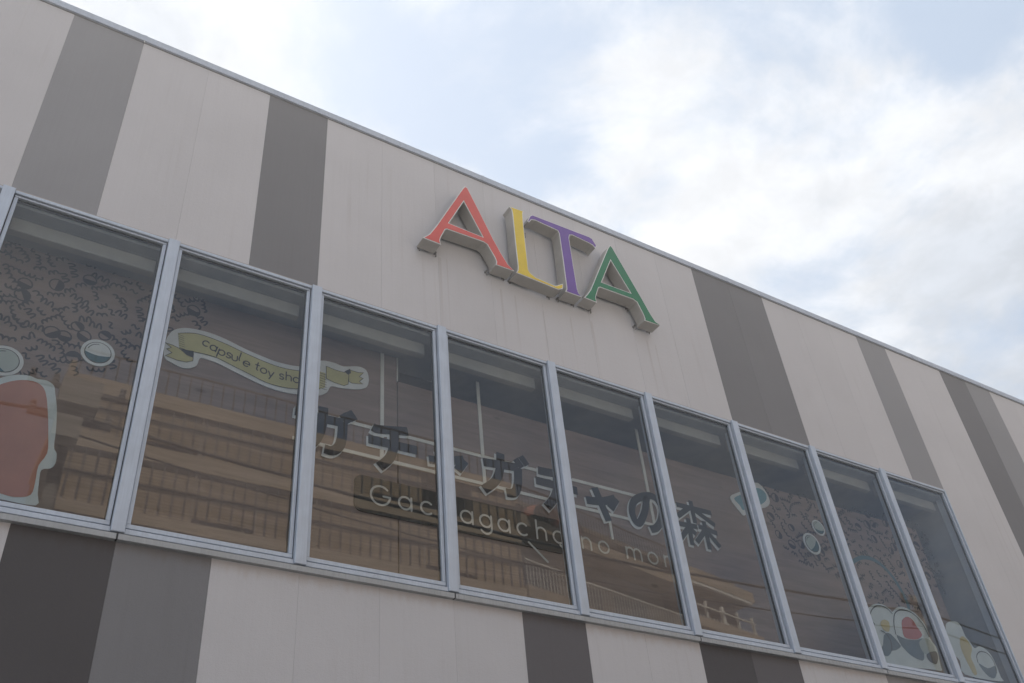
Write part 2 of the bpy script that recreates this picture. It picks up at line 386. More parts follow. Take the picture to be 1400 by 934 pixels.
# ------------------------------------------------------------------ traced shapes, metres in the facade plane (x, z)
DATA = {'ALTA': [('A', [(3.828, 8.86), (3.86, 8.91), (3.889, 8.892), (4.013, 8.601), (4.148, 8.274), (4.225, 8.114), (4.294, 7.989), (4.363, 7.929), (4.153, 7.923), (4.163, 7.969), (4.15, 8.019), (4.072, 8.168), (4.028, 8.184), (3.615, 8.169), (3.593, 8.153), (3.537, 8.019), (3.526, 7.967), (3.535, 7.922), (3.346, 7.926), (3.415, 8.004), (3.493, 8.151)], [(3.831, 8.673), (4.028, 8.246), (3.637, 8.26)]), ('L', [(4.401, 8.877), (4.575, 8.889), (4.561, 8.846), (4.552, 8.654), (4.546, 8.303), (4.542, 8.016), (4.562, 7.982), (4.623, 7.949), (4.857, 7.93), (4.923, 7.973), (4.965, 8.001), (4.951, 7.931), (4.896, 7.898), (4.389, 7.919), (4.412, 7.96), (4.42, 8.017), (4.423, 8.401), (4.429, 8.79), (4.424, 8.844)], None), ('T', [(4.615, 8.76), (4.655, 8.856), (4.688, 8.887), (5.444, 8.906), (5.484, 8.895), (5.531, 8.807), (5.51, 8.762), (5.478, 8.796), (5.435, 8.806), (5.208, 8.827), (5.167, 8.808), (5.15, 8.75), (5.146, 8.344), (5.146, 7.999), (5.155, 7.95), (5.191, 7.913), (4.986, 7.908), (5.006, 7.948), (5.01, 7.993), (5.02, 8.374), (5.025, 8.765), (5.012, 8.804), (4.726, 8.825), (4.67, 8.81), (4.634, 8.754)], None), ('A', [(5.695, 8.839), (5.738, 8.91), (5.767, 8.878), (5.905, 8.562), (6.053, 8.226), (6.132, 8.033), (6.18, 7.947), (6.236, 7.919), (6.025, 7.91), (6.032, 7.946), (6.024, 7.992), (5.969, 8.151), (5.921, 8.173), (5.475, 8.166), (5.446, 8.149), (5.389, 8.011), (5.376, 7.963), (5.383, 7.914), (5.225, 7.921), (5.281, 7.995), (5.332, 8.075), (5.513, 8.459)], [(5.703, 8.664), (5.905, 8.251), (5.502, 8.247)])], 'KANA': [('ga', [[(2.442, 6.065), (2.641, 6.057), (2.869, 6.064)], [(2.865, 6.078), (2.861, 5.923), (2.838, 5.824), (2.782, 5.767), (2.712, 5.769)], [(2.684, 6.173), (2.686, 6.063), (2.666, 5.927), (2.615, 5.806), (2.52, 5.725)], [(2.853, 6.149), (2.922, 6.079)], [(2.909, 6.195), (2.971, 6.116)]]), ('chi', [[(3.138, 6.103), (3.179, 6.092), (3.283, 6.11), (3.474, 6.148)], [(3.099, 5.97), (3.564, 5.976)], [(3.343, 6.115), (3.338, 5.965), (3.297, 5.829), (3.202, 5.72)]]), ('small_ya', [[(3.676, 5.916), (3.822, 5.935), (4.033, 6.004)], [(4.04, 5.998), (3.959, 5.872)], [(3.79, 6.04), (3.836, 5.754)]]), ('ga', [[(4.233, 6.032), (4.613, 6.066)], [(4.609, 6.065), (4.591, 5.89), (4.545, 5.788), (4.458, 5.768)], [(4.428, 6.176), (4.409, 6.007), (4.35, 5.863), (4.219, 5.742)], [(4.59, 6.155), (4.654, 6.076)], [(4.651, 6.198), (4.715, 6.115)]]), ('chi', [[(4.836, 6.098), (4.894, 6.096), (5.046, 6.11), (5.22, 6.136)], [(4.797, 5.978), (5.272, 5.973)], [(5.046, 6.11), (5.032, 5.948), (4.983, 5.828), (4.887, 5.715)]]), ('small_ya', [[(5.363, 5.899), (5.55, 5.925), (5.732, 5.998)], [(5.741, 6.0), (5.645, 5.867)], [(5.486, 6.063), (5.601, 5.724)]]), ('no', [[(6.151, 6.119), (6.082, 5.931), (5.988, 5.79), (5.929, 5.809), (5.919, 5.919), (5.985, 6.04), (6.153, 6.128), (6.265, 6.12), (6.317, 6.015), (6.275, 5.875), (6.196, 5.778), (6.115, 5.745)]]), ('mori', [[(6.533, 6.113), (7.013, 6.117)], [(6.744, 6.203), (6.744, 5.941)], [(6.712, 6.119), (6.518, 5.976)], [(6.776, 6.099), (7.023, 5.975)], [(6.497, 5.889), (6.763, 5.904)], [(6.652, 5.98), (6.634, 5.674)], [(6.632, 5.868), (6.492, 5.718)], [(6.647, 5.871), (6.719, 5.813)], [(6.776, 5.915), (7.027, 5.883)], [(6.867, 5.992), (6.866, 5.671)], [(6.856, 5.882), (6.704, 5.72)], [(6.888, 5.872), (7.021, 5.726)]])], 'LATIN': [('G', 3.213, 5.459), ('a', 3.437, 5.435), ('c', 3.641, 5.432), ('h', 3.823, 5.458), ('a', 4.022, 5.432), ('g', 4.211, 5.437), ('a', 4.396, 5.427), ('c', 4.593, 5.425), ('h', 4.79, 5.443), ('a', 4.977, 5.423), ('n', 5.287, 5.426), ('o', 5.484, 5.428), ('m', 5.839, 5.421), ('o', 6.069, 5.419), ('r', 6.244, 5.429), ('i', 6.382, 5.431)], 'CAPS': [('c', 1.657, 6.49), ('a', 1.72, 6.467), ('p', 1.79, 6.45), ('s', 1.85, 6.435), ('u', 1.9, 6.423), ('l', 1.944, 6.438), ('e', 2.001, 6.4), ('t', 2.091, 6.4), ('o', 2.149, 6.377), ('y', 2.212, 6.368), ('s', 2.305, 6.367), ('h', 2.366, 6.373), ('o', 2.433, 6.372), ('p', 2.507, 6.376)], 'RIB': {'border': [(1.347, 6.321), (1.35, 6.428), (1.382, 6.524), (1.449, 6.581), (1.541, 6.607), (1.674, 6.614), (1.813, 6.594), (1.976, 6.552), (2.14, 6.522), (2.284, 6.509), (2.45, 6.526), (2.553, 6.579), (2.646, 6.656), (2.766, 6.671), (2.855, 6.662), (2.989, 6.706), (3.069, 6.693), (3.097, 6.611), (3.083, 6.516), (3.016, 6.465), (2.906, 6.435), (2.819, 6.42), (2.744, 6.409), (2.714, 6.338), (2.643, 6.284), (2.529, 6.256), (2.367, 6.223), (2.205, 6.227), (2.044, 6.259), (1.884, 6.302), (1.765, 6.334), (1.65, 6.342), (1.624, 6.322), (1.613, 6.259), (1.563, 6.214), (1.501, 6.198), (1.426, 6.219), (1.367, 6.246)], 'band': [(1.43, 6.517), (1.547, 6.56), (1.661, 6.564), (1.819, 6.542), (1.981, 6.504), (2.144, 6.474), (2.288, 6.46), (2.453, 6.477), (2.637, 6.53), (2.689, 6.53), (2.691, 6.38), (2.646, 6.349), (2.546, 6.315), (2.444, 6.285), (2.323, 6.264), (2.182, 6.267), (2.039, 6.305), (1.879, 6.348), (1.76, 6.38), (1.645, 6.383), (1.571, 6.375), (1.496, 6.373), (1.459, 6.372)], 'tail': [(1.346, 6.391), (1.406, 6.386), (1.459, 6.372), (1.51, 6.337), (1.573, 6.359), (1.576, 6.287), (1.53, 6.259), (1.457, 6.253), (1.364, 6.268), (1.409, 6.312), (1.364, 6.334), (1.397, 6.359)], 'curl': [(1.464, 6.366), (1.518, 6.375), (1.571, 6.382), (1.576, 6.317), (1.521, 6.327)], 'right': [(2.692, 6.607), (2.769, 6.594), (2.857, 6.593), (2.906, 6.614), (2.901, 6.479), (2.862, 6.451), (2.774, 6.456), (2.698, 6.475)], 'rtail': [(2.905, 6.639), (2.99, 6.636), (3.044, 6.651), (3.005, 6.594), (3.041, 6.585), (3.004, 6.542), (3.038, 6.525), (2.938, 6.501), (2.906, 6.511)], 'rcurl': [(2.861, 6.604), (2.914, 6.652), (2.924, 6.607), (2.898, 6.58)]}, 'CIRC': [(0.887, 6.134, 0.12), (0.304, 5.863, 0.127), (8.701, 6.3, 0.098), (8.498, 6.061, 0.13)], 'CORAL': {'border': [(0.196, 5.352), (0.265, 5.405), (0.312, 5.439), (0.351, 5.471), (0.411, 5.499), (0.475, 5.511), (0.525, 5.501), (0.582, 5.507), (0.632, 5.478), (0.651, 5.419), (0.68, 5.327), (0.71, 5.162), (0.726, 5.023), (0.75, 4.982), (0.758, 4.914), (0.739, 4.869), (0.689, 4.845), (0.693, 4.762), (0.703, 4.675), (0.709, 4.598), (0.51, 4.597), (0.382, 4.596)], 'patch': [(0.238, 5.291), (0.294, 5.358), (0.354, 5.417), (0.438, 5.464), (0.532, 5.471), (0.592, 5.414), (0.638, 5.264), (0.677, 5.093), (0.696, 4.968), (0.666, 4.868), (0.672, 4.757), (0.666, 4.661), (0.59, 4.628), (0.519, 4.631), (0.446, 4.648), (0.38, 4.708)]}, 'EGGS': {'border': [(8.496, 5.093), (8.572, 5.172), (8.694, 5.225), (8.815, 5.23), (8.896, 5.195), (8.924, 5.172), (9.025, 5.233), (9.129, 5.259), (9.261, 5.237), (9.369, 5.17), (9.424, 5.08), (9.42, 4.943), (9.471, 4.868), (9.463, 4.8), (9.426, 4.663), (9.409, 4.609), (9.2, 4.603), (8.472, 4.573), (8.461, 4.761)], 'slate': [[(8.695, 4.91), (8.771, 4.907), (8.86, 4.814), (8.855, 4.787), (8.765, 4.743), (8.686, 4.739), (8.646, 4.851)], [(8.657, 4.891), (8.708, 4.82), (8.69, 4.727), (8.611, 4.666), (8.551, 4.658), (8.491, 4.688), (8.581, 4.777)], [(8.862, 4.913), (8.977, 4.889), (9.163, 4.901), (9.302, 4.933), (9.231, 4.797), (9.172, 4.697), (9.105, 4.682), (8.983, 4.713), (8.887, 4.791), (8.86, 4.853)]], 'ink': [[(9.247, 4.759), (9.42, 4.815), (9.432, 4.756), (9.376, 4.683), (9.318, 4.67), (9.251, 4.694)]], 'pale': [[(9.205, 4.887), (9.304, 4.938), (9.401, 4.927), (9.421, 4.824), (9.294, 4.772), (9.211, 4.768), (9.185, 4.831)]], 'pink': [[(9.033, 5.092), (9.144, 5.15), (9.223, 5.127), (9.257, 5.056), (9.297, 4.98), (9.214, 4.921), (9.08, 4.897), (8.978, 4.909), (8.986, 4.991)]], 'yellow': [[(8.665, 5.025), (8.739, 5.058), (8.797, 5.044), (8.785, 4.982), (8.739, 4.929), (8.678, 4.934), (8.651, 4.969)]], 'lines': [[(8.844, 4.917), (8.871, 5.028), (8.941, 5.147), (9.042, 5.206), (9.151, 5.223), (9.28, 5.195), (9.373, 5.101), (9.403, 4.968)], [(8.548, 4.981), (8.514, 5.042), (8.572, 5.131), (8.693, 5.202), (8.821, 5.204), (8.902, 5.148)], [(8.616, 4.925), (8.688, 4.896), (8.718, 4.821), (8.686, 4.726)]]}, 'EGG2': {'border': [(9.78, 5.131), (9.847, 5.191), (9.951, 5.22), (10.038, 5.219), (10.078, 5.174), (10.084, 5.075), (10.133, 5.011), (10.169, 4.946), (10.268, 4.98), (10.371, 4.966), (10.439, 4.897), (10.458, 4.788), (10.454, 4.663), (10.432, 4.613), (9.803, 4.615), (9.808, 4.763), (9.723, 4.833), (9.709, 4.954)], 'yellow': [[(9.96, 5.023), (10.036, 5.062), (10.094, 5.02), (10.121, 4.94), (10.032, 4.832), (10.039, 4.737), (10.026, 4.648), (9.963, 4.634), (9.934, 4.724), (9.913, 4.83), (9.913, 4.926)]], 'slate': [[(10.128, 4.775), (10.269, 4.737), (10.431, 4.782), (10.404, 4.699), (10.31, 4.631), (10.198, 4.661)]], 'lines': [[(10.125, 4.782), (10.153, 4.861), (10.251, 4.918), (10.381, 4.91), (10.434, 4.819), (10.404, 4.705)]], 'ink': [], 'pale': [], 'pink': []}, 'BLUE': {'border': [(7.365, 6.387), (7.553, 6.503), (7.832, 6.681), (7.935, 6.649), (7.992, 6.549), (7.981, 6.454), (7.887, 6.378), (7.689, 6.316), (7.521, 6.202), (7.466, 6.232)], 'patch': [(7.425, 6.387), (7.554, 6.467), (7.808, 6.607), (7.939, 6.593), (7.947, 6.498), (7.828, 6.402), (7.657, 6.353), (7.525, 6.266), (7.482, 6.321)]}, 'LEAF': [[(-0.618, 7.153), (-0.017, 7.131), (1.173, 7.14), (1.6, 7.152), (1.585, 6.622), (1.232, 6.199), (0.944, 5.998), (0.309, 5.743), (-0.217, 5.705)], [(7.862, 6.67), (8.744, 6.675), (9.995, 6.745), (11.394, 6.823), (10.958, 6.083), (10.108, 5.502), (9.297, 5.446), (8.82, 5.711), (8.112, 5.799), (7.936, 6.138)]], 'ARC': [(9.123, 5.96), (9.34, 6.055), (9.588, 6.046), (9.788, 5.88), (9.88, 5.607), (9.845, 5.444)], 'PLATE': [(2.987, 5.61), (5.05, 5.541), (5.036, 5.22), (2.995, 5.276)], 'DIAG': [[(4.643, 5.314), (4.825, 5.16)], [(4.984, 5.352), (5.055, 5.295)]], 'STEP': [(3.378, 6.696), (11.378, 6.058)], 'BOX': [(3.417, 6.944), (3.739, 6.94), (3.747, 6.73), (3.415, 6.707)], 'POLES': [(3.12, 6.846), (4.092, 6.84), (5.968, 6.862), (5.42, 5.67), (7.355, 6.625)], 'RAILS': [(2.379, 5.928), (2.367, 5.65)]}

# ------------------------------------------------------------------ ground
g = MB().add([(-200, -160, 0), (240, -160, 0), (240, 160, 0), (-200, 160, 0)], [(0, 1, 2, 3)]).build('ground', 'concrete_ground'); tag(g, kind='structure')  # unseen ground, kept pale to bounce light onto the facade
rd = MB().add([(-199, -11.6, .004), (239, -11.6, .004), (239, -2.36, .004), (-199, -2.36, .004)], [(0, 1, 2, 3)]).build('road', 'asphalt'); tag(rd, kind='structure')  # unseen dark road, widened to cut the bounce on the lower wall
for i in range(24):
    MB().add([(-60 + i * 6, -6.4, .008), (-57 + i * 6, -6.4, .008), (-57 + i * 6, -6.26, .008), (-60 + i * 6, -6.26, .008)], [(0, 1, 2, 3)]).build('lane_marking', 'road_paint', rd)
pv = MB().box(-60, 90, -2.2, -.02, .004, .14).build('pavement', 'paving'); tag(pv, kind='structure')
for i in range(60):
    MB().cbox(-60 + i * 2.5, -60 + i * 2.5 + 2.49, -2.36, -2.202, .004, .145, .012).build('kerb_stone', 'kerb_stone', pv)

# ------------------------------------------------------------------ the shop building
PW = .6; ZT = 9.322; ZH = 7.043; ZS = 4.432; K0, K1 = -10, 40
bld = thing('shop_building', 'long shop building clad in beige and grey striped wall panels with one ribbon of windows', 'building')
TOPC = {0: 'panel_mid', 3: 'panel_grey', 12: 'panel_grey', 13: 'panel_grey', 17: 'panel_mid', 20: 'panel_grey', 21: 'panel_mid', -4: 'panel_grey', -7: 'panel_mid', 26: 'panel_grey', 30: 'panel_mid', 31: 'panel_grey', 36: 'panel_mid'}
LOWC = {1: 'panel_darkest', 2: 'panel_grey', 7: 'panel_dark', 10: 'panel_darkest', 11: 'panel_dark', 14: 'panel_mid', -3: 'panel_mid', -7: 'panel_dark', 17: 'panel_dark', 22: 'panel_grey', 23: 'panel_darkest', 29: 'panel_mid', 34: 'panel_dark'}
WX0, WX1 = -6, 18            # window ribbon, in panel numbers
up_me = low_me = full_me = None
def panel_mesh(z0, z1):
    o = MB().cbox(.0003, PW - .0003, 0, .1, z0, z1, .0013); me = bpy.data.meshes.new('wall_panel')
    me.from_pydata(o.v, [], o.f); me.materials.append(MATS['panel_light']); me.update(); return me
up_me = panel_mesh(ZH, ZT); low_me = panel_mesh(.3, ZS); full_me = panel_mesh(.3, ZT)
for k in range(K0, K1):
    if WX0 <= k < WX1:
        shared('wall_panel', up_me, TOPC.get(k, 'panel_light'), bld, (k * PW, 0, 0))
        shared('wall_panel', low_me, LOWC.get(k, 'panel_light'), bld, (k * PW, 0, 0))
    else:
        shared('wall_panel', full_me, TOPC.get(k, 'panel_light'), bld, (k * PW, 0, 0))
XA, XB = K0 * PW, K1 * PW
MB().box(XA, XB, -.03, .1, .14, .298).build('plinth', 'kerb_stone', bld)
# carcass behind the panels
car = MB()
car.box(XA + .02, XB - .02, .102, .16, ZH + .002, ZT - .01)
car.box(XA + .02, XB - .02, .102, .16, .14, ZS - .002)
car.box(XA + .02, WX0 * PW - .002, .102, .16, ZS, ZH)
car.box(WX1 * PW + .002, XB - .02, .102, .16, ZS, ZH)
car.build('inner_wall', 'panel_mid', bld)
MB().box(XA, XA + .2, .165, 13.8, .14, ZT - .02).build('side_wall', 'panel_light', bld)
MB().box(XB - .2, XB, .165, 13.8, .14, ZT - .02).build('side_wall', 'panel_light', bld)
MB().box(XA, XB, 13.8, 14, .14, ZT - .02).build('back_wall', 'panel_light', bld)
MB().box(XA + .22, XB - .22, .165, 13.79, 8.6, 8.8).build('roof', 'roof_membrane', bld)
# coping in 3.6 m lengths, a joint over panel 1, 7, 13 ...
ck = [k for k in range(-5 - 6, K1 + 6, 6)]
for k in ck:
    x0, x1 = max(k * PW, XA - .03), min((k + 6) * PW, XB + .03)
    if x1 - x0 < .1: continue
    c = MB()
    c.add([(x0 + .002, -.022, ZT + .012), (x0 + .002, -.026, ZT + .082), (x0 + .002, .24, ZT + .096), (x0 + .002, .24, ZT + .012),
           (x1 - .002, -.022, ZT + .012), (x1 - .002, -.026, ZT + .082), (x1 - .002, .24, ZT + .096), (x1 - .002, .24, ZT + .012)],
          [(0, 1, 2, 3)[::-1], (4, 5, 6, 7), (0, 4, 5, 1), (1, 5, 6, 2), (2, 6, 7, 3), (3, 7, 4, 0)])
    c.build('roof_coping', 'coping_metal', bld)
    # cover strip over each joint, and a grey strip for the slight shade below the coping
    MB().box(x1 - .014, x1 + .014, -.0295, -.0268, ZT + .006, ZT + .084).build('joint_cover', 'coping_metal', bld)
    MB().box(x0, x1, -.002, .11, ZT + .0005, ZT + .0115).build('drip_edge', 'panel_grey', bld)
# sill flashing in 2.4 m lengths, joints at the mullions 4, 8, 12
for k in range(WX0, WX1, 4):
    x0, x1 = k * PW - .006, min(k + 4, WX1) * PW - .006
    if k == WX0: x0 = k * PW
    c = MB(); a, b = x0 + .006, x1 - .006
    pr = [(-.038, ZS - .002), (-.038, ZS + .036), (.02, ZS + .044), (.02, ZS - .0005), (-.034, ZS - .0005)]
    n = len(pr)
    c.add([(a, y, z) for y, z in pr] + [(b, y, z) for y, z in pr],
          [tuple(range(n))[::-1], tuple(range(n, 2 * n))] + [(i, i + n, (i + 1) % n + n, (i + 1) % n)[::-1] for i in range(n)])
    c.build('sill_flashing', 'flashing_metal', bld)
    MB().box(x1 - .0055, x1 + .0055, -.030, .02, ZS + .0005, ZS + .042).build('joint_gap', 'gasket', bld)
    # fluted face: small ribs along the strip
    rb = MB(); x = a + .02
    while x < b - .02:
        rb.box(x, x + .012, -.0395, -.0382, ZS, ZS + .034); x += .05
    rb.build('flashing_rib', 'flashing_metal', bld)['kind'] = 'stuff'
MB().box(WX0 * PW, WX1 * PW, -.008, .1, ZS + .045, ZS + .052).build('sill_gasket', 'gasket', bld)
MB().box(WX0 * PW, WX1 * PW, -.0035, -.0002, ZH + .0015, ZH + .008).build('sealant_bead', 'sealant_tan', bld)
# mullions
random.seed(4)
for k in range(WX0, WX1 + 1, 2):
    xc = k * PW - .008
    m = MB()
    if k == WX1: m.box(xc - .012, xc + .006, -.012, .15, ZS + .053, ZH - .003)
    elif k == WX0: m.box(xc - .006, xc + .03, -.012, .15, ZS + .053, ZH - .003)
    else:
        m.cbox(xc - .0425, xc + .0425, -.033, .03, ZS + .053, ZH - .003, .004)
        m.box(xc - .03, xc + .03, .0305, .125, ZS + .053, ZH - .003)
    m.build('mullion', 'aluminium', bld)
# window bays
for k in range(WX0, WX1, 2):
    xl = k * PW - .008 + .0435; xr = (k + 2) * PW - .008 - .0435
    if k == WX0: xl -= .012
    if k + 2 == WX1: xr += .0305
    fr = MB()
    fr.cbox(xl, xr, -.012, .06, 7.010, ZH - .003, .003)          # head
    win = fr.build('window', 'aluminium', bld)
    MB().cbox(xl, xr, -.016, .06, ZS + .053, 4.520, .003).build('bottom_rail', 'aluminium', win)
    gk = MB(); gk.box(xl, xr, .012, .055, 7.0055, 7.0095); gk.box(xl, xr, .012, .055, 4.5215, 4.5335)
    gk.box(xl + .0005, xl + .0045, .012, .055, 4.534, 7.005); gk.box(xr - .0045, xr - .0005, .012, .055, 4.534, 7.005)
    gk.build('gasket', 'gasket', win)
    s = MB(); a, b, z0, z1 = xl + .005, xr - .005, 4.534, 7.005; t = .027; tt = .017
    s.cbox(a, b, .002, .05, z0, z0 + .031, .003); s.cbox(a, b, .002, .05, z1 - tt, z1, .003)
    s.cbox(a, a + t, .004, .05, z0 + .032, z1 - tt - .001, .003); s.cbox(b - t, b, .004, .05, z0 + .032, z1 - tt - .001, .003)
    s.build('sash', 'aluminium', win)
    p = MB(); c = ((a + b) / 2, (z0 + .031 + z1 - tt) / 2); hw, hh = (b - a) / 2 - t - .0005, (z1 - tt - z0 - .031) / 2 - .0008
    p.box(-hw, hw, 0, .006, -hh, hh)
    p.mi = [1, 1, 0, 1, 1, 1]
    po = p.build('pane', ['window_glass', 'glass_inner'], win)
    po.location = (c[0], .024, c[1])
    po.rotation_euler = (math.radians(random.uniform(-.1, .1)), 0, math.radians(random.uniform(-.12, .12)))
    lo = MB()                                                        # black strips drawn in for the shadow line just inside the sash
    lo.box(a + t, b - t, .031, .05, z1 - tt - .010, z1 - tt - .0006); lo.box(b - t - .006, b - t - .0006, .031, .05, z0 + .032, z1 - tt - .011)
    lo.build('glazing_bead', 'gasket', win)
    cs = MB().cbox(xl + .03, xr - .03, .172, .24, 6.823, 6.948, .006)
    cs.build('blind_box', 'cassette', win)
# room behind the glass
MB().box(WX0 * PW, WX1 * PW + .3, .165, 7.0, 6.95, 7.05).build('soffit', 'room_wall', bld)
MB().box(WX0 * PW, WX1 * PW + .3, .165, 7.0, 4.2, 4.43).build('floor_slab', 'room_floor', bld)
MB().box(WX0 * PW, WX1 * PW + .3, 7.0, 7.1, 4.43, 6.95).build('partition', 'room_dark', bld)
MB().box(WX1 * PW + .02, WX1 * PW + .12, .165, 7.0, 4.43, 6.949).build('partition', 'room_wall', bld)
MB().box(WX0 * PW - .12, WX0 * PW - .02, .165, 7.0, 4.43, 6.949).build('partition', 'room_wall', bld)
MB().box(WX0 * PW, WX1 * PW, .06, .164, 6.955, 7.04).build('head_lining', 'jamb', bld)
MB().box(WX0 * PW, WX1 * PW, .062, .164, 4.434, 4.52).build('sill_lining', 'jamb', bld)

# ------------------------------------------------------------------ letters of the roof sign
SIGN = [('sign_red', 'red'), ('sign_yellow', 'yellow'), ('sign_purple', 'purple'), ('sign_green', 'green')]
for (ch, outer, hole), (mname, cname) in zip(DATA['ALTA'], SIGN):
    lt = thing('sign_letter', f'{cname} channel letter {ch} of the wall sign with white edge and beige sides', 'sign letter', 'channel letters of the wall sign')
    MB().prism(outer, -.1700, -.035, hole).build('return', 'sign_return', lt)
    MB().prism(inset(outer, -.002), -.1755, -.1705, inset(hole, .002) if hole else None).build('trim', 'sign_trim', lt)
    MB().prism(inset(outer, .007), -.1785, -.1760, inset(hole, -.0075) if hole else None).build('face', mname, lt)
    xs = [p[0] for p in outer]; zs = [p[1] for p in outer]
    low = sorted(outer, key=lambda q: q[1])[:6]
    used = []
    for q in sorted(outer, key=lambda q: q[1]):
        if len(used) >= 5: break
        if all((Vector(q) - Vector(u)).length > .16 for u in used): used.append(q)
    cxm, czm = sum(xs) / len(xs), sum(zs) / len(zs)
    for q in used:
        x, z = q[0] + (cxm - q[0]) * .07, q[1] + .03 if q[1] < czm else q[1] - .03
        MB().tube([(x, -.036, z), (x, -.0005, z)], .011, 8).build('mounting_pin', 'pin_metal', lt)
        MB().tube([(x, -.030, z - .02), (x, -.030, z - .055)], .008, 6).build('drain_stub', 'pin_metal', lt)

# ------------------------------------------------------------------ wooden display wall behind the glass
BD = .45
step = DATA['STEP'][0][0]
board = thing('display_wall', 'brown wood grain display wall behind the window glass carrying dark leaf prints and Japanese lettering', 'display wall')
ZW = DATA['STEP'][0][1] - .02
MB().box(WX0 * PW + .05, step, BD + .01, BD + .05, 4.434, 6.94).build('tall_panel', 'wood_print', board)
MB().box(step + .012, 10.62, BD + .01, BD + .05, 4.434, ZW).build('low_panel', 'wood_print', board)
MB().box(step, step + .011, BD + .004, BD + .056, ZW, 6.94).build('edge_trim', 'white_metal', board)

def bezier_smooth(pts, n=5):
    """Catmull-Rom through the points"""
    if len(pts) < 3: return pts
    out = []; P_ = [pts[0]] + list(pts) + [pts[-1]]
    for i in range(1, len(P_) - 2):
        p0, p1, p2, p3 = (Vector(P_[i + j]) for j in (-1, 0, 1, 2))
        for t in range(n):
            t /= n
            out.append(tuple(.5 * ((2 * p1) + (p2 - p0) * t + (2 * p0 - 5 * p1 + 4 * p2 - p3) * t * t + (3 * p1 - p0 - 3 * p2 + p3) * t ** 3)))
    out.append(tuple(pts[-1])); return out
def closed_smooth(pts, n=4):
    out = []; m_ = len(pts)
    for i in range(m_):
        p0, p1, p2, p3 = (Vector(pts[(i + j) % m_]) for j in (-1, 0, 1, 2))
        for t in range(n):
            t /= n
            out.append(tuple(.5 * ((2 * p1) + (p2 - p0) * t + (2 * p0 - 5 * p1 + 4 * p2 - p3) * t * t + (3 * p1 - p0 - 3 * p2 + p3) * t ** 3)))
    return out
lettering = MB()
KW = .088
WDT = {'mori': .058, 'no': .08, 'small_ya': .085}
for n_, strokes in DATA['KANA']:
    mb = MB(); wb = MB(); wd = WDT.get(n_, KW)
    for i, st in enumerate(strokes):
        w_ = wd * (.8 if n_ == 'ga' and i >= 3 else 1)
        pts = bezier_smooth(st)
        mb.stroke(pts, w_, BD - .006 - i * .0004, caps=False)
        wb.stroke([(x - .016, z - .022) for x, z in pts], w_ + .012, BD - .001 - i * .0002, caps=False)
    o = mb.build('lettering', 'print_slate' if n_ in ('small_ya', 'no', 'mori') else 'print_navy', board)
    wb.build('letter_shadow', 'print_white', o)

def arc(cx_, cz_, r, a0, a1, n=12, sx=1.0):
    return [(cx_ + sx * r * math.cos(math.radians(a0 + (a1 - a0) * i / n)), cz_ + r * math.sin(math.radians(a0 + (a1 - a0) * i / n))) for i in range(n + 1)]
def glyph(ch):
    """single line round letters, x height 2 (centre at 0,0)"""
    if ch == 'G': return [arc(0, .35, 1.5, 45, 355, 20), [(1.5, .3), (.45, .3)]]
    if ch == 'a': return [arc(0, 0, 1, 0, 360, 18), [(1, 1), (1, -1.05)]]
    if ch == 'c': return [arc(0, 0, 1, 48, 312, 14)]
    if ch == 'h': return [[(-.85, 2.1), (-.85, -1)], arc(0, .15, .85, 180, 0, 10) + [(.85, -1)]]
    if ch == 'g': return [arc(0, 0, 1, 0, 360, 18), [(1, 1), (1, -1.1)] + arc(0, -1.1, 1, 0, -150, 9)[1:]]
    if ch == 'n': return [[(-.85, 1), (-.85, -1)], arc(0, .15, .85, 180, 0, 10) + [(.85, -1)]]
    if ch == 'm': return [[(-1.5, 1), (-1.5, -1)], arc(-.75, .25, .75, 180, 0, 8) + [(0, -1)], arc(.75, .25, .75, 180, 0, 8) + [(1.5, -1)]]
    if ch == 'o': return [arc(0, 0, 1, 0, 360, 18)]
    if ch == 'r': return [[(-.5, 1), (-.5, -1)], arc(.2, .2, .7, 180, 60, 6)]
    if ch == 'i': return [[(0, 1), (0, -1)], [(0, 1.7), (0, 1.85)]]
    if ch == 'p': return [arc(0, 0, 1, 0, 360, 18), [(-1, 1), (-1, -2.1)]]
    if ch == 's': return [arc(0, .5, .5, 30, 270, 8, 1.3) + arc(0, -.5, .5, 90, -150, 8, 1.3)[1:]]
    if ch == 'u': return [[(-.85, 1), (-.85, -.15)] + arc(0, -.15, .85, 180, 360, 8)[1:] + [(.85, 1)]]
    if ch == 'l': return [[(-.2, 2.1), (-.2, -.6), (.1, -1)]]
    if ch == 'e': return [[(-1, 0), (1, 0)] + arc(0, 0, 1, 0, 310, 14)[1:]]
    if ch == 't': return [[(0, 1.9), (0, -.7), (.35, -1)], [(-.6, .9), (.6, .9)]]
    if ch == 'y': return [[(-.85, 1), (0, -.9)], [(.85, 1), (-.35, -1.9)]]
    return []
for (ch, x, z) in DATA['LATIN']:
    mb = MB(); s_ = .0575
    for i, st in enumerate(glyph(ch)):
        mb.stroke([(x + a * s_, 5.428 + b * s_) for a, b in st], .0185, BD - .012 - i * .0004)
    mb.build('lettering', 'print_letter_white', board)
# dark rounded shape painted in for a reflection, behind the round lettering
pl = DATA['PLATE']; zt_, zb_ = pl[0][1], pl[3][1]; x0, x1 = pl[0][0], pl[1][0]
rr = .07; rc = arc(x0 + rr, zt_ - rr, rr, 180, 90, 5) + arc(x1 - rr, zt_ - rr, rr, 90, 0, 5) + arc(x1 - rr, zb_ + rr, rr, 0, -90, 5) + arc(x0 + rr, zb_ + rr, rr, -90, -180, 5)
MB().prism(rc, BD - .0006, BD + .0095).build('dark_plate', 'plate_dark', board)
for st in DATA['DIAG']:
    MB().stroke(st, .02, BD - .011).build('stripe', 'print_letter_white', board)  # white strokes drawn on the wall for a bar's reflection
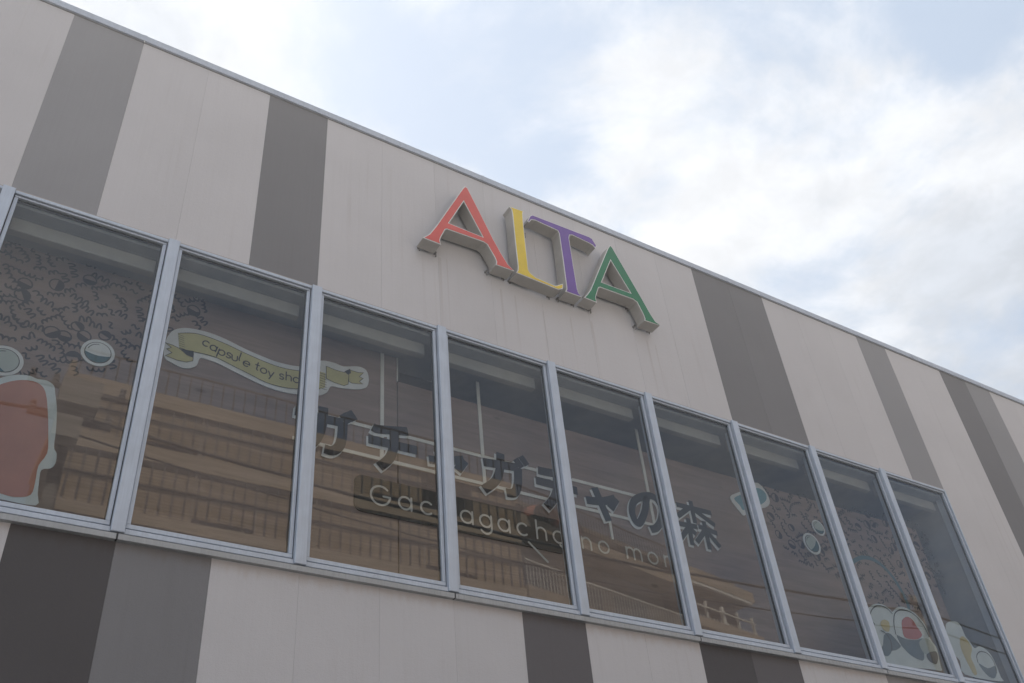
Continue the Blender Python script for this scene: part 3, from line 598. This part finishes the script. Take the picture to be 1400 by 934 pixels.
# leaf prints: scalloped leaf edges and half dark capsules, drawn in one ink
def inside(p, poly):
    r_ = False; n = len(poly)
    for i in range(n):
        (xa, za), (xb, zb) = poly[i], poly[(i + 1) % n]
        if (za > p[1]) != (zb > p[1]) and p[0] < (xb - xa) * (p[1] - za) / (zb - za) + xa: r_ = not r_
    return r_
random.seed(11)
for poly in DATA['LEAF']:
    mb = MB(); xs = [p[0] for p in poly]; zs = [p[1] for p in poly]; pts = []; md = .086 if poly is DATA['LEAF'][0] else .10
    for tries in range(14000):
        p = (random.uniform(min(xs), max(xs)), random.uniform(min(zs), max(zs)))
        if not inside(p, poly): continue
        if any((p[0] - q[0]) ** 2 + (p[1] - q[1]) ** 2 < md ** 2 for q in pts): continue
        pts.append(p)
    for i, p in enumerate(pts):
        y = BD + .008 - (i % 40) * 6e-5
        kind = random.random(); a = random.uniform(-1.3, .9); ca, sa = math.cos(a), math.sin(a)
        T = lambda u, v: (p[0] + u * ca - v * sa, p[1] + u * sa + v * ca)
        if kind < .13:
            r_ = random.uniform(.044, .058)
            mb.stroke([T(r_ * math.cos(t * math.pi / 7), r_ * .92 * math.sin(t * math.pi / 7)) for t in range(15)], .011, y, False)
            t0 = random.choice((-2.6, -1.2, -.6))
            half = [T(r_ * math.cos(t0 + t * math.pi / 8), r_ * .92 * math.sin(t0 + t * math.pi / 8)) for t in range(9)]
            b = len(mb.v); mb.v += [(q[0], y - 3e-5, q[1]) for q in half]; mb.f.append(tuple(range(b, b + 9))); mb.mi.append(0)
        elif kind < .66:
            n_ = random.randint(2, 4); sgn = random.choice((1, 1, -1)); wv = random.uniform(.032, .044); hh = random.uniform(.020, .032)
            ln = []; bend = random.uniform(-.5, .5)
            for j in range(n_):
                for t in range(7 if j == n_ - 1 else 6):
                    u = (j + .5 - .5 * math.cos(math.pi * t / 6) - n_ / 2) * wv
                    ln.append(T(u, sgn * hh * math.sin(math.pi * t / 6) + bend * u * u * 6))
            mb.stroke(ln, random.uniform(.013, .017), y)
        elif kind < .88:
            for j in range(random.randint(1, 3)):
                o_ = (j - 1) * .05
                mb.stroke([T(o_ + .017 * math.cos(math.pi * (1 - t / 6)), -.02 + .045 * math.sin(math.pi * t / 6)) for t in range(7)], .0145, y)
        else:
            mb.stroke([T(.06 * (t / 6 - .5), .016 * math.sin(math.pi * t / 3)) for t in range(7)], .0145, y)
    mb.build('leaf_print', 'print_leaf', board)['kind'] = 'stuff'
MB().stroke(bezier_smooth(DATA['ARC']), .05, BD + .004).build('arch_print', 'print_teal', board)

# ------------------------------------------------------------------ stickers
ribbon = thing('ribbon_sticker', 'pale yellow ribbon banner sticker reading capsule toy shop with a white outline', 'sticker')
R_ = DATA['RIB']
bo = MB().prism(closed_smooth(R_['border'], 3), BD - .002, BD + .006).build('border', 'print_white', ribbon)
MB().prism(R_['band'], BD - .006, BD - .003).build('band', 'print_yellow', ribbon)
MB().prism(R_['tail'], BD - .0045, BD - .003).build('tail', 'print_yellow', ribbon)
MB().prism(R_['right'], BD - .006, BD - .003).build('band', 'print_yellow', ribbon)
MB().prism(R_['rtail'], BD - .0045, BD - .003).build('tail', 'print_yellow', ribbon)
MB().prism(R_['curl'], BD - .0068, BD - .0062).build('fold', 'print_navy', ribbon)
MB().prism(R_['rcurl'], BD - .0068, BD - .0062).build('fold', 'print_navy', ribbon)
ol = MB(); B_ = R_['band']
ol.stroke(bezier_smooth(B_[:9], 3), .006, BD - .0066); ol.stroke(bezier_smooth(B_[11:], 3), .006, BD - .0066)
for q in ('tail', 'right', 'rtail'): ol.stroke(R_[q] + R_[q][:1], .005, BD - .0066)
for j in range(7):
    a_, b_ = Vector(B_[0]), Vector(B_[-1]); m_ = a_.lerp(b_, (j + .5) / 7); ol.stroke([(m_.x, m_.y), (m_.x + .045, m_.y - .006)], .004, BD - .0066)
    a_, b_ = Vector(B_[8]), Vector(B_[11]); m_ = a_.lerp(b_, (j + .5) / 7); ol.stroke([(m_.x, m_.y), (m_.x + .06, m_.y - .006)], .004, BD - .0066)
ol.build('outline', 'print_navy', ribbon)
C_ = DATA['CAPS']
for i, (ch, x, z) in enumerate(C_):
    mb = MB(); s_ = .0265
    x_a, z_a = C_[max(i - 1, 0)][1:]; x_b, z_b = C_[min(i + 1, len(C_) - 1)][1:]
    an = math.atan2(z_b - z_a, x_b - x_a) * .8; ca, sa = math.cos(an), math.sin(an)
    dz = -.008 if ch in 'pty' else 0
    for j, st in enumerate(glyph(ch)):
        mb.stroke([(x + (a * ca - b * sa) * s_, z + dz + (a * sa + b * ca) * s_) for a, b in st], .011, BD - .0075 - j * .0003)
    mb.build('lettering', 'print_navy', ribbon)

CLAB = ['round capsule sticker with dark lower half on the leftmost full window, near its mullion',
        'round capsule sticker cut by the left edge of the picture above the coral sticker',
        'smaller upper one of two round capsule stickers on the leaf print right of the lettering',
        'larger lower one of two round capsule stickers on the leaf print right of the lettering']
for i, (x, z, r_) in enumerate(DATA['CIRC']):
    st = thing('capsule_sticker', CLAB[i], 'sticker', 'round capsule stickers')
    MB().prism(arc(x, z, r_, 0, 351, 39), BD - .002, BD + .006).build('border', 'print_white', st)
    MB().prism(arc(x, z, r_ * .80, 0, 351, 39), BD - .0035, BD - .0022).build('rim', 'print_navy', st)
    MB().prism(arc(x, z, r_ * .75, 0, 351, 39), BD - .0050, BD - .0037).build('dome', 'print_pale' if i != 0 else 'print_white', st)
    a0 = {0: 188, 1: 150, 2: 200, 3: 240}[i]; a1 = {0: 352, 1: 285, 2: 340, 3: 395}[i]
    seg = arc(x, z, r_ * .75, a0, a1, 16)
    p0, p1 = Vector(seg[0]), Vector(seg[-1]); md = (p0 + p1) / 2
    n2 = (Vector((x, z)) - md); n2 = -n2.normalized() * r_ * .14 if n2.length > 1e-4 else Vector((0, -.014))
    seg += [tuple(p1.lerp(p0, t) + n2 * math.sin(math.pi * t)) for t in (.2, .4, .6, .8)]
    MB().prism(seg, BD - .0062, BD - .0052).build('lower_half', 'print_teal', st)
    MB().stroke(arc(x, z, r_ * .62, 95, 165, 8), r_ * .05, BD - .0056).build('highlight', 'print_navy', st)

GD = .045
cs = thing('coral_sticker', 'large coral coloured sticker with broad white border at the left picture edge', 'sticker')
MB().prism(closed_smooth(DATA['CORAL']['border'], 3), GD, GD + .001).build('border', 'vinyl_white', cs)
MB().prism(closed_smooth(DATA['CORAL']['patch'], 3), GD - .0015, GD - .0005).build('patch', 'vinyl_coral', cs)
for key, nm, lab in (('EGGS', 'capsule_group_sticker', 'white sticker of overlapping half dark capsules at the bottom of the second last window'),
                     ('EGG2', 'egg_sticker', 'white egg shaped sticker beside a half grey capsule in the bottom of the rightmost window')):
    st = thing(nm, lab, 'sticker'); E_ = DATA[key]
    MB().prism(closed_smooth(E_['border'], 3), GD, GD + .001).build('border', 'vinyl_white', st)
    lv = 1
    for part, m_ in (('slate', 'vinyl_slate'), ('pink', 'vinyl_pink'), ('yellow', 'vinyl_yellow'), ('pale', 'vinyl_pale'), ('ink', 'vinyl_ink')):
        for pg in E_[part]:
            MB().prism(closed_smooth(pg, 3), GD - .0006 * lv - .0004, GD - .0006 * lv).build('patch', m_, st); lv += 1
    for ln in E_['lines']:
        MB().stroke(bezier_smooth(ln, 4), .012, GD - .0006 * lv - .0002).build('outline', 'vinyl_ink', st); lv += 1
bs = thing('blue_sticker', 'small light blue sticker with white border half hidden by a mullion right of the lettering', 'sticker')
MB().prism(closed_smooth(DATA['BLUE']['border'], 3), BD - .002, BD + .006).build('border', 'print_white', bs)
MB().prism(closed_smooth(DATA['BLUE']['patch'], 3), BD - .0045, BD - .0025).build('patch', 'print_blue', bs)

# ------------------------------------------------------------------ white hanging rail frame inside the window
rf = thing('rail_frame', 'thin white metal rail frame hanging inside the window behind the lettering', 'rail frame')
zr1, zr2 = DATA['RAILS'][0][1], DATA['RAILS'][1][1]
RY = BD
sc_ = (5.712 + RY) / (5.712 + .22)
def up_(x): return .2576 + (x - .2576) * sc_
def uz_(z): return 1.55 + (z - 1.55) * sc_
px_ = [up_(DATA['POLES'][i][0]) for i in range(5)]
MB().box(up_(2.36), up_(6.12), RY + .003, RY + .0095, uz_(zr1) - .016, uz_(zr1) + .016).build('rail', 'white_metal', rf)
MB().box(up_(2.36), up_(6.12), RY + .003, RY + .0095, uz_(zr2) - .016, uz_(zr2) + .016).build('rail', 'white_metal', rf)
for x in px_[:3]:
    MB().box(x - .017, x + .017, RY + .0005, RY + .0095, uz_(zr2) - .016, 6.94).build('hanger', 'white_metal', rf)
for x in (px_[3],):
    MB().box(x - .014, x + .014, RY + .0005, RY + .0095, uz_(zr2) - .27, uz_(zr2) - .017).build('hanger', 'white_metal', rf)
for x, lab in ((px_[4] + .1, 'first'), (9.0, 'second'), (10.35, 'third')):
    cl_ = MB().box(x - .07, x + .07, .95, 1.09, 4.434, 6.948).build('column', 'white_metal', bld)
bx = DATA['BOX']
tv = thing('ceiling_box', 'dark box hanging under the soffit above the lettering', 'box')
MB().cbox(bx[0][0] + .02, bx[1][0] + .25, BD + .15, BD + .45, bx[3][1] - .02, 6.93, .03).build('housing', 'black_box', tv)
MB().box(bx[0][0] + .06, bx[1][0] + .21, BD + .140, BD + .149, bx[3][1] + .02, 6.89).build('grille', 'gasket', tv)

# ------------------------------------------------------------------ across the open ground: flats seen mirrored in the glass
YA = -30.0
fa = thing('apartment_block', 'tall beige apartment block with balconies and reed blinds, mirrored in the left windows', 'building')
ax0, ax1 = 3.3, 25.2; FL = 2.9
levels = [26.06 - FL * i for i in range(0, 10)]
levels = [26.06, 23.34] + [23.34 - 2.95 * i for i in range(1, 9)]
MB().box(ax0 + .1, ax1 - .1, YA - 9, YA - 1.4, 0, 26.0).build('wall', 'recess_wall', fa)
MB().box(ax0, ax1, YA - 9, YA - 1.3, 26.1, 26.7).build('roof_slab', 'render_wall', fa)
for i, z in enumerate(levels):
    if z < 1: continue
    h = .72 if i < 2 else .5
    MB().box(ax0, ax1, YA - 1.35, YA, z, z + h).build('balcony_slab', 'render_beam', fa)
    hr = MB().box(ax0, ax1, YA - .10, YA - .03, z + h + 1.30, z + h + 1.38).build('handrail', 'rail_brown', fa)
    rb = MB(); x = ax0 + .1
    while x < ax1:
        top_ = z + h + 1.299 if i == 0 else levels[i - 1]
        rb.box(x, x + .07, YA - .085, YA - .05, z + h, top_); x += .5
    rb.build('railing_bars', 'rail_brown', hr)['kind'] = 'stuff'
    if i > 0:
        zt2 = levels[i - 1] - .25; n = 8; wd = (ax1 - ax0) / n
        for j in range(n):
            if (i, j) in ((1, 6),): continue
            x = ax0 + j * wd
            zb = z + h + .05 + (.25 if (i * 3 + j) % 4 == 0 else 0)
            MB().box(x + .06, x + wd - .06, YA - .16, YA - .13, zb, zt2).build('reed_blind', 'reed_blind', fa)
            if j: MB().box(x - .05, x + .05, YA - 1.3, YA - .11, z + h, levels[i - 1]).build('divider', 'render_wall', fa)
# stair parapet and cap at the left end
MB().box(ax0 - .25, ax0 - .002, YA - 1.3, YA + .1, 24.0, 27.3).build('end_wall', 'render_beam', fa)

fb = thing('corner_block', 'lower beige corner block with white balcony rails, mirrored in the middle windows', 'building')
ang = math.radians(-11.0)
fb.location = (25.6, -30.4, 0); fb.rotation_euler = (0, 0, ang)
bw = 13.6
def fbx(*a, name, m): return MB().box(*a).build(name, m, fb)
fbx(.1, bw, -9, -1.5, 0, 26.0, name='wall', m='render_wall')
lv2 = [24.75, 20.75, 17.6, 14.6, 11.6, 8.6, 5.6, 2.6]
for i, z in enumerate(lv2):
    fbx(0, bw, -1.45, 0, z, z + .62, name='balcony_slab', m='render_beam')
    rh = 2.3 if i == 0 else 1.95
    hr = fbx(0, bw, -.10, -.02, z + rh, z + rh + .08, name='handrail', m='rail_brown' if i == 0 else 'rail_white')
    rb = MB(); x = .05
    while x < bw: rb.box(x, x + .04, -.08, -.045, z + .62, z + rh - .001); x += .24
    rb.build('railing_bars', 'rail_brown' if i == 0 else 'rail_white', hr)['kind'] = 'stuff'
    for j in range(3):
        wn = fbx(1 + j * 3.9, 3.9 + j * 3.9, -1.495, -1.46, z + .8, z + (1.2 if i == 0 else 2.7), name='window', m='pane_dark')
        MB().box(2.42 + j * 3.9, 2.48 + j * 3.9, -1.455, -1.44, z + .8, z + (1.2 if i == 0 else 2.7)).build('window_bar', 'rail_white', wn)
fbx(-.1, bw + .1, -9, -.2, 26.02, 26.3, name='roof_slab', m='render_beam')
# round awnings over the first balcony
for j in range(2):
    xa = .4 + j * 1.9
    n = 10; r_ = 1.15; mb = MB(); vs = []; fs = []
    for a_ in range(n + 1):
        t = math.pi * a_ / n
        vs.append((xa + r_ - r_ * math.cos(t), -1.3, 25.4 + r_ * 1.1 * math.sin(t))); vs.append((xa + r_ - r_ * .96 * math.cos(t), .55, 25.2 + r_ * .75 * math.sin(t)))
    for a_ in range(n): fs.append((2 * a_, 2 * a_ + 1, 2 * a_ + 3, 2 * a_ + 2))
    b = len(vs); vs += [(x_, y_, z_ + .04) for x_, y_, z_ in vs]
    fs += [tuple(i + b for i in f[::-1]) for f in fs]
    aw = mb.add(vs, fs).build('awning', 'awning_cloth', fb)
    MB().tube([vs[2 * a_ + 1] for a_ in range(n + 1)], .05, 6).build('awning_frame', 'cable_black', aw)
# glazed end bay with curved roof
ex0, ex1 = bw + .12, bw + 6.9
fbx(ex0, ex1, -7, -.4, 0, 22.6, name='bay_wall', m='render_beam')
fbx(ex0, ex1 + .3, -7, .36, 24.94, 25.62, name='fascia', m='render_beam')
fbx(ex0, ex1 - .5, -7, -.3, 25.64, 26.35, name='upper_fascia', m='render_wall')
fbx(ex0, ex1, -6.9, -1.0, 22.65, 24.8, name='bay_core', m='recess_wall')
fbx(ex0, ex1, .16, .34, 24.75, 24.92, name='eaves_beam', m='rail_white')
for j in range(5):
    x = ex0 + .1 + j * (ex1 - ex0 - .3) / 4
    fbx(x, x + .13 + (.12 if j == 2 else 0), .0, .14, 22.6, 23.94, name='post', m='rail_white')
hr = fbx(ex0, ex1, .15, .24, 23.45, 23.53, name='handrail', m='rail_white')
rb = MB(); x = ex0 + .2
while x < ex1: rb.box(x, x + .05, .16, .2, 22.6, 22.949); x += .34
rb.build('railing_bars', 'rail_white', hr)['kind'] = 'stuff'
fbx(ex0 - .05, ex1 + .05, -.39, .5, 22.0, 22.58, name='bay_slab', m='render_beam')

# ------------------------------------------------------------------ utility poles and cables
def pole(x, y, h, label, can):
    t = thing('utility_pole', label, 'utility pole', 'utility poles across the street', (x, y, 0))
    MB().tube([(0, 0, 0), (0, 0, h)], .19, 14, .12).build('shaft', 'pole_concrete', t, True)
    for z, hw in ((h - .35, .95), (h - 1.1, .8)):
        MB().box(-hw, hw, .12, .2, z - .05, z + .05).build('crossarm', 'rail_brown', t)
        for q in (-hw + .08, -hw * .45, hw * .45, hw - .08):
            ins = MB()
            for zz, r_ in ((z + .051, .035), (z + .11, .07), (z + .17, .04), (z + .22, .065)):
                ins.tube([(q, .16, zz), (q, .16, zz + .055)], r_, 8)
            ins.build('insulator', 'insulator_glaze', t)
    if can:
        for q in (.02,):
            MB().cbox(-.34, .42, .22, .7, h - 1.02, h - .44, .03).build('transformer', 'transformer_paint', t)
        MB().cbox(-.3, .2, .22, .6, h - 1.75, h - 1.25, .03).build('switch_box', 'transformer_paint', t)
    for k_ in range(9):
        MB().tube([((-1) ** k_ * .16, 0, 2.2 + k_ * .9), ((-1) ** k_ * .34, 0, 2.2 + k_ * .9)], .012, 6).build('step_bolt', 'pin_metal', t)
    return t
P1 = (1.87, -12.0, 13.9); P2_ = (28.5, -12.0, 13.5)
pole(*P1, 'concrete utility pole with a transformer, mirrored in the leftmost windows', True)
pole(*P2_, 'concrete utility pole with bare crossarms, mirrored beside the capsule group sticker', False)
def cable(a, b, sag, r_, label):
    n = 28; pts = []
    for i in range(n + 1):
        t = i / n; p = Vector(a).lerp(Vector(b), t); p.z -= 4 * sag * t * (1 - t); pts.append(p)
    o = MB().tube(pts, r_, 6).build('overhead_cable', 'cable_black', None, True)
    tag(o, label, 'cable', 'overhead cables between the poles')
zz1, zz2 = P1[2], P2_[2]
cable((1.87, -11.84, zz1 - .95), (28.5, -11.84, zz2 - .6), .55, .04, 'thick upper cable between the two mirrored utility poles')
cable((1.87, -11.8, zz1 - 1.4), (28.5, -11.8, zz2 - 1.2), .75, .022, 'thin lower cable between the two mirrored utility poles')
cable((28.5, -11.84, zz2 - .6), (55, -11.0, zz2 - .9), .8, .035, 'cable leaving the right hand utility pole high up')
cable((28.5, -11.8, zz2 - 1.2), (55, -10.0, zz2 - 1.9), .9, .03, 'cable leaving the right hand utility pole below the crossarms')
cable((-24, -12, zz1 - .8), (1.87, -11.84, zz1 - .95), .6, .04, 'cable running left from the pole with the transformer')

# ------------------------------------------------------------------ haze volume added to veil the view and lift its darks
hz = MB().box(-205, 245, -165, 165, -1.0, 29.5).build('haze', 'gasket')
m, N = mat('haze_air')
N.n('ShaderNodeOutputMaterial', None, Volume=N.n('ShaderNodeVolumePrincipled', None, Color=(.93, .95, 1.0, 1), Density=0.0028, Anisotropy=.35))
hz.data.materials.clear(); hz.data.materials.append(m)
hz['kind'] = 'stuff'
